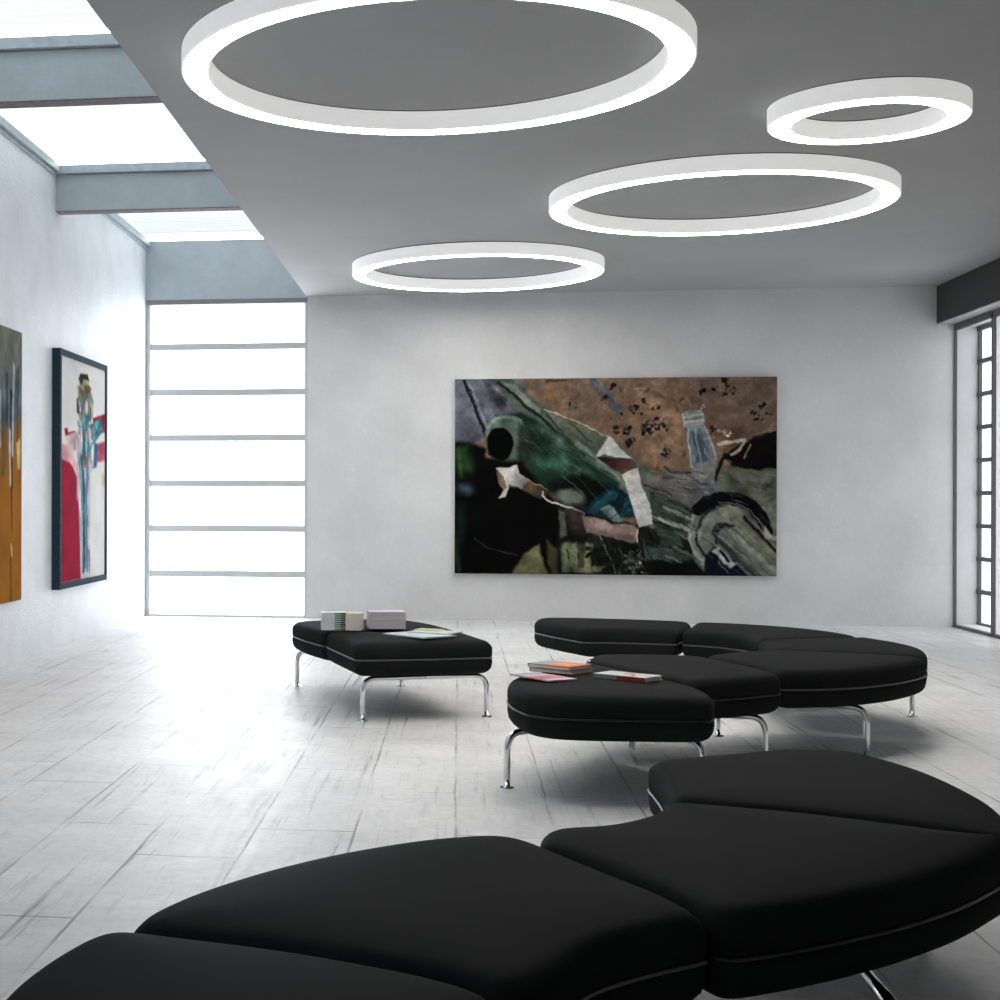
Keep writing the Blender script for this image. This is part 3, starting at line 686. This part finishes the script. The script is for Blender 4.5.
# left bench by the window
b1 = bench('black two-cushion bench on chrome legs carrying magazine piles, beside the tall window', (.85, 8.9))
cushion([(.60, 8.11), (.99, 8.16), (1.375, 8.28), (1.30, 8.86), (.48, 8.86)], b1, .07)
cushion([(.47, 8.885), (1.295, 8.885), (1.20, 9.45), (1.05, 9.80), (.66, 9.80), (.30, 9.60), (.36, 9.25)], b1, .07)
leg((.645, 8.19), (1.0, 8.30), b1); leg((1.352, 8.37), (1.0, 8.30), b1)
leg((.342, 9.72), (.66, 9.66), b1); leg((1.02, 9.76), (.66, 9.66), b1)
bracket((.90, 8.75), b1, .2, -.1)

# serpentine bench in the middle
b2 = bench('black serpentine bench of six cushions in front of the back wall picture', (2.4, 7.9))
cushion([(1.12, 6.42), (1.115, 6.22), (1.14, 6.05), (1.215, 5.95), (1.37, 5.915), (1.60, 5.90), (1.835, 5.89), (1.885, 6.00), (1.915, 6.30), (1.66, 7.27), (1.40, 6.90), (1.17, 6.62)], b2, .06, pipe='dark_piping')
cushion([(1.935, 6.48), (2.19, 6.59), (2.415, 6.74), (2.41, 7.05), (2.30, 7.53), (2.05, 7.62), (1.76, 7.60), (1.66, 7.32)], b2, .06, pipe='dark_piping')
cushion([(2.45, 6.89), (2.66, 6.90), (2.88, 6.98), (3.12, 7.15), (3.30, 7.34), (3.40, 7.47), (3.38, 7.53), (3.05, 7.72), (2.74, 7.86), (2.50, 7.74), (2.31, 7.56), (2.44, 7.10)], b2, .05)
cushion([(3.40, 7.55), (3.52, 7.72), (3.61, 7.95), (3.64, 8.25), (3.57, 8.62), (3.20, 8.52), (2.88, 8.42), (2.76, 7.90), (3.08, 7.75)], b2, .05)
cushion([(3.56, 8.66), (3.54, 8.95), (3.42, 9.25), (3.20, 9.50), (2.895, 9.66), (2.77, 9.35), (2.64, 9.06), (2.80, 8.92), (2.90, 8.72), (2.90, 8.45), (3.2, 8.56)], b2, .05)
cushion([(1.90, 9.86), (1.96, 9.55), (2.07, 9.17), (2.30, 9.16), (2.61, 9.06), (2.75, 9.35), (2.885, 9.68), (2.55, 9.85), (2.2, 9.98), (1.96, 9.99)], b2, .06)
leg((1.102, 6.29), (1.45, 6.45), b2); leg((1.86, 6.08), (1.45, 6.45), b2)
leg((2.355, 6.78), (2.05, 6.85), b2); leg((2.43, 7.70), (2.65, 7.50), b2)
leg((2.93, 7.06), (2.70, 7.20), b2, h=.236); leg((3.752, 8.43), (3.35, 8.2), b2)
leg((3.025, 8.66), (3.2, 8.8), b2)
leg((2.07, 9.12), (2.5, 9.38), b2); leg((2.75, 9.2), (2.95, 9.3), b2)
bracket((1.58, 6.12), b2, .06).scale = (.4, .4, 1)

# bench in the foreground
b3 = bench('large black curved bench in the foreground, cut off by the lower edge', (.8, 3.2))
cushion([(1.12, 3.93), (1.24, 3.84), (1.40, 3.77), (1.55, 3.665), (1.70, 3.535), (1.775, 3.43), (1.86, 3.60), (1.94, 3.86), (1.97, 4.10), (1.98, 4.35), (1.92, 4.68), (1.72, 4.74), (1.45, 4.61), (1.21, 4.51), (1.18, 4.25)], b3, .06)
cushion([(.665, 3.40), (.700, 3.54), (.76, 3.575), (.85, 3.575), (1.0, 3.71), (1.09, 3.88), (1.24, 3.815), (1.39, 3.745), (1.54, 3.64), (1.69, 3.51), (1.80, 3.47), (1.72, 3.38), (1.53, 3.18), (1.34, 3.03), (1.18, 2.93), (1.03, 2.85), (.91, 2.80), (.868, 2.83), (.855, 2.92), (.80, 3.06), (.74, 3.22)], b3, .05, pipe='dark_piping', k=1.005)
cushion([(-.215, 2.69), (-.19, 2.80), (-.12, 2.93), (.01, 3.10), (.18, 3.27), (.40, 3.42), (.585, 3.475), (.655, 3.415), (.73, 3.20), (.80, 3.02), (.84, 2.92), (.865, 2.78), (.73, 2.70), (.60, 2.60), (.50, 2.44), (.41, 2.35), (.30, 2.46), (.17, 2.535), (.05, 2.60), (-.08, 2.65)], b3, .05, k=1.011)
cushion([(-.385, 2.33), (-.34, 2.50), (-.28, 2.65), (-.225, 2.69), (-.08, 2.63), (.05, 2.58), (.17, 2.515), (.30, 2.435), (.40, 2.335), (.34, 2.05), (.30, 1.80), (0, 1.72), (-.36, 1.80), (-.40, 2.05)], b3, .05, k=1.014)
leg((1.25, 2.85), (1.31, 3.25), b3, h=.225, br=.1); leg((1.27, 4.25), (1.5, 4.15), b3); leg((1.85, 4.1), (1.5, 4.15), b3)
leg((-.10, 2.80), (.2, 2.95), b3); leg((.72, 2.95), (.4, 2.95), b3); leg((-.3, 1.95), (0, 2.1), b3); leg((.22, 1.95), (0, 2.1), b3)

# ------------------------------------------------------------------ magazines and books
SEAT = H1+.0145
def block(bm, w, d, z0, z1, x0=0, y0=0, mi=0): box(bm, x0-w/2, x0+w/2, y0-d/2, y0+d/2, z0, z1, mi)

def magazine(name, label, cat, w, d, t, cover, spine=None, pages=None, group=None, back=None):
    """closed printed piece: cover wraps the page block, spine on the left (-x) side"""
    o = thing(name, label, cat, (0, 0, 0), group)
    bm = bmesh.new(); ct = min(.0018, t*.14)
    box(bm, -w/2, w/2, -d/2, d/2, t-ct, t); box(bm, -w/2, w/2, -d/2, d/2, 0, ct)
    finish('cover', bm, cover, o)
    bm = bmesh.new(); box(bm, -w/2, -w/2+ct, -d/2, d/2, ct, t-ct); finish('spine', bm, spine or cover, o)
    bm = bmesh.new(); box(bm, -w/2+ct, w/2-.003, -d/2+.003, d/2-.003, ct, t-ct)
    finish('pages', bm, pages or M['pages'], o)
    return o

def copy_of(root):
    r = root.copy(); C.objects.link(r)
    for ch in list(root.children):
        k = ch.copy(); C.objects.link(k); k.parent = r
    return r

ORD = ['topmost', 'second', 'third', 'fourth', 'fifth', 'sixth', 'seventh', 'eighth']
def pile(pos, rz, w, d, t, n, mats, what, group):
    g = G(*pos)
    base = magazine('magazine', '', 'magazine', w, d, t, *mats, group=group)
    for k in range(n):
        o = base if k == 0 else copy_of(base)
        top = n-1-k
        where = 'lowest magazine' if k == 0 else ('topmost magazine' if top == 0 else '%s magazine from the top' % ORD[top])
        o['label'] = '%s of the %s' % (where, what)
        o.location = (g.x+R.uniform(-.0015, .0015), g.y+R.uniform(-.0015, .0015), SEAT+k*(t+.0006)); o.rotation_euler = (0, 0, rz+R.uniform(-.006, .006))

def stripes(name, axis, stops):
    """spine print: bands along the object's own x or y axis"""
    m = bpy.data.materials.new(name); m.use_nodes = True; N = m.node_tree.nodes; L = m.node_tree.links
    tc = N.new('ShaderNodeTexCoord'); sp = N.new('ShaderNodeSeparateXYZ'); mr = N.new('ShaderNodeMapRange'); r = N.new('ShaderNodeValToRGB')
    mr.inputs['From Min'].default_value = stops[0][0]; mr.inputs['From Max'].default_value = stops[-1][0]
    r.color_ramp.interpolation = 'CONSTANT'; e = r.color_ramp.elements
    for i, (p, col) in enumerate(stops[:-1]):
        q = (p-stops[0][0])/(stops[-1][0]-stops[0][0])
        x = e[i] if i < 2 else e.new(q)
        x.position = q; x.color = (*srgb(*col), 1)
    L.new(tc.outputs['Object'], sp.inputs[0]); L.new(sp.outputs[axis], mr.inputs['Value']); L.new(mr.outputs[0], r.inputs[0])
    b = N['Principled BSDF']; L.new(r.outputs[0], b.inputs['Base Color']); b.inputs['Roughness'].default_value = .55
    return m

cov_g = mat('grey_green_cover', srgb(178, 186, 184), .5); cov_c = mat('cream_cover', srgb(205, 196, 192), .5); cov_p = mat('pinkish_grey_cover', srgb(196, 190, 194), .5)
# spine of the first pile: grey, blue, green and black bands
sp1 = stripes('banded_spine', 'Y', [(-.20, (22, 24, 22)), (-.036, (104, 148, 92)), (-.020, (120, 138, 156)), (.000, (204, 210, 210)), (.2, (0, 0, 0))])
# local frame: the spine is the -x side; it is turned to face the viewer
pile((.527, 8.83), -math.pi/2*-1+TH, .125, .150, .0122, 8, (cov_g, sp1, mat('grey_pages', srgb(206, 204, 200), .8)), 'grey-blue-green pile on the left bench', 'magazines in the grey-blue-green pile')
pile((.648, 8.815), math.pi/2+TH-.25, .125, .088, .0120, 8, (cov_c, mat('cream_spine', srgb(228, 212, 202), .6), M['pages']), 'narrow cream pile on the left bench', 'magazines in the cream pile')
pile((.842, 8.94), math.pi/2+TH+.05, .16, .212, .0120, 8, (cov_p, mat('pinkish_grey_spine', srgb(206, 197, 202), .6), M['pages']), 'wide pinkish grey pile on the left bench', 'magazines in the pinkish grey pile')

def lay(o, pos, rz, z=SEAT, tilt=0):
    g = G(*pos); o.location = (g.x, g.y, z); o.rotation_euler = (0, tilt, TH+rz); return o
def flat_mag(label, w, d, t, c, rz, pos, z=SEAT):
    return lay(magazine('magazine', label, 'magazine', w, d, t, mat('magazine_cover_paint', srgb(*c), .35, noise=(14, .12, 2)), None, mat('white_pages', srgb(225, 225, 222), .8)), pos, rz, z)
flat_mag('pale blue magazine lying flat in front of the pinkish grey pile', .25, .34, .007, (190, 206, 212), .62, (.985, 8.44))
flat_mag('pale white-green magazine lying at the right over the pale blue one', .20, .26, .006, (196, 204, 196), .95, (1.085, 8.55), SEAT+.0075)
flat_mag('small pale yellow leaflet on top of the white-green magazine', .10, .15, .004, (186, 194, 134), 1.0, (1.065, 8.64), SEAT+.014)

bk = lambda n, c, r=.4: mat(n, srgb(*c), r)
def cover_print(name, base, patches):
    """cover with rectangles of colour: (x0, x1, y0, y1, colour) in the book's own metres"""
    m = bpy.data.materials.new(name); m.use_nodes = True; N = m.node_tree.nodes; L = m.node_tree.links
    tc = N.new('ShaderNodeTexCoord'); sp = N.new('ShaderNodeSeparateXYZ'); L.new(tc.outputs['Object'], sp.inputs[0])
    cur = None; base = (*srgb(*base), 1)
    for x0, x1, y0, y1, col in patches:
        fac = None
        for out, lo, hi in (('X', x0, x1), ('Y', y0, y1)):
            for op, v in (('GREATER_THAN', lo), ('LESS_THAN', hi)):
                k = N.new('ShaderNodeMath'); k.operation = op; k.inputs[1].default_value = v; L.new(sp.outputs[out], k.inputs[0])
                if fac is None: fac = k.outputs[0]
                else:
                    q = N.new('ShaderNodeMath'); q.operation = 'MULTIPLY'; L.new(fac, q.inputs[0]); L.new(k.outputs[0], q.inputs[1]); fac = q.outputs[0]
        mx = N.new('ShaderNodeMixRGB'); L.new(fac, mx.inputs[0]); mx.inputs[2].default_value = (*srgb(*col), 1)
        if cur is None: mx.inputs[1].default_value = base
        else: L.new(cur, mx.inputs[1])
        cur = mx.outputs[0]
    b = N['Principled BSDF']; b.inputs['Roughness'].default_value = .35
    if cur is None: b.inputs['Base Color'].default_value = base
    else: L.new(cur, b.inputs['Base Color'])
    return m
wp = mat('bright_pages', srgb(248, 240, 228), .8)
pc = cover_print('pink_magazine_cover', (206, 172, 190), [(-.02, .09, -.10, .06, (176, 36, 66)), (-.2, -.05, -.2, .2, (150, 150, 156))])
oc = cover_print('orange_book_cover', (216, 112, 8), [(-.2, -.03, -.2, .2, (128, 152, 148)), (.0, .05, -.02, .03, (226, 124, 16))])
lc = cover_print('brown_book_cover', (120, 70, 48), [])
lay(magazine('magazine', 'thin pink and magenta magazine beside the orange book on the serpentine bench', 'magazine', .27, .15, .006, pc, None, wp, group='reading on the serpentine bench'), (1.28, 6.43), -1.1)
lay(magazine('book', 'brown book lying under the orange book on the serpentine bench', 'book', .22, .165, .018, lc, bk('brown_spine', (96, 46, 34)), wp, group='reading on the serpentine bench'), (1.405, 6.66), -.78)
lay(magazine('book', 'orange and grey-green book on top of the brown book', 'book', .222, .168, .017, oc, bk('grey_green_spine', (120, 146, 140)), wp, group='reading on the serpentine bench'), (1.40, 6.665), -.82, SEAT+.0185)
wc = cover_print('white_book_cover', (196, 202, 200), [(-.03, .03, .0, .1, (176, 150, 112)), (.025, .045, -.03, -.005, (24, 20, 20))])
rs = cover_print('red_book_front_edge', (150, 50, 34), [(-.3, -.01, -.3, .3, (128, 132, 138))])
wb = magazine('book', 'white-covered book with red lower edge, lying alone right of the orange book', 'book', .25, .14, .019, wc, bk('silver_spine', (150, 154, 158)), wp, group='reading on the serpentine bench')
bm = bmesh.new(); box(bm, -.125, .125, -.0717, -.070, 0, .0188); fe = finish('fore_edge_flap', bm, rs, wb); fe['label'] = 'red and grey printed long edge'
lay(wb, (1.635, 6.40), -.80)

# ------------------------------------------------------------------ light and camera
w = bpy.data.worlds.new('sky'); bpy.context.scene.world = w; w.use_nodes = True
bg = w.node_tree.nodes['Background']; bg.inputs[0].default_value = (.92, .96, 1.0, 1); bg.inputs[1].default_value = SKY

def portal(name, loc, sx, sy, rot):
    l = bpy.data.lights.new(name, 'AREA'); l.shape = 'RECTANGLE'; l.size = sx; l.size_y = sy; l.cycles.is_portal = True
    o = bpy.data.objects.new(name, l); C.objects.link(o); o.location = loc; o.rotation_euler = rot
portal('skylight_opening', ((XL+XE)/2, (YB+YF)/2, HT+.06), XE-XL, YB-YF, (0, 0, 0))
portal('tall_window_opening', ((WX0+WX1)/2, YB+.13, WH/2), WX1-WX0, WH, (-math.pi/2, 0, 0))
portal('window_wall_opening', (XR+D+.07, YB-nb*bay/2, HH/2), HH, nb*bay, (0, math.pi/2, 0))

cam = bpy.data.cameras.new('camera'); co = bpy.data.objects.new('camera', cam); C.objects.link(co)
cam.sensor_width = 36; cam.sensor_fit = 'HORIZONTAL'; cam.lens = 54; cam.shift_x = .255; cam.shift_y = .001
cam.clip_start = .05; cam.clip_end = 200
co.location = (0, 0, EYE); co.rotation_euler = (Matrix.Rotation(TH, 4, 'Z') @ Matrix.Rotation(math.pi/2, 4, 'X') @ Matrix.Rotation(.0028, 4, 'Z')).to_euler()
sc = bpy.context.scene; sc.camera = co
sc.view_settings.view_transform = 'Standard'; sc.view_settings.look = 'None'; sc.view_settings.gamma = 1
sc.view_settings.use_curve_mapping = False; sc.view_settings.exposure = 1.42
sc.cycles.max_bounces = 10; sc.cycles.diffuse_bounces = 6; sc.cycles.transparent_max_bounces = 12
sc.cycles.use_denoising = True; sc.cycles.sample_clamp_indirect = 4
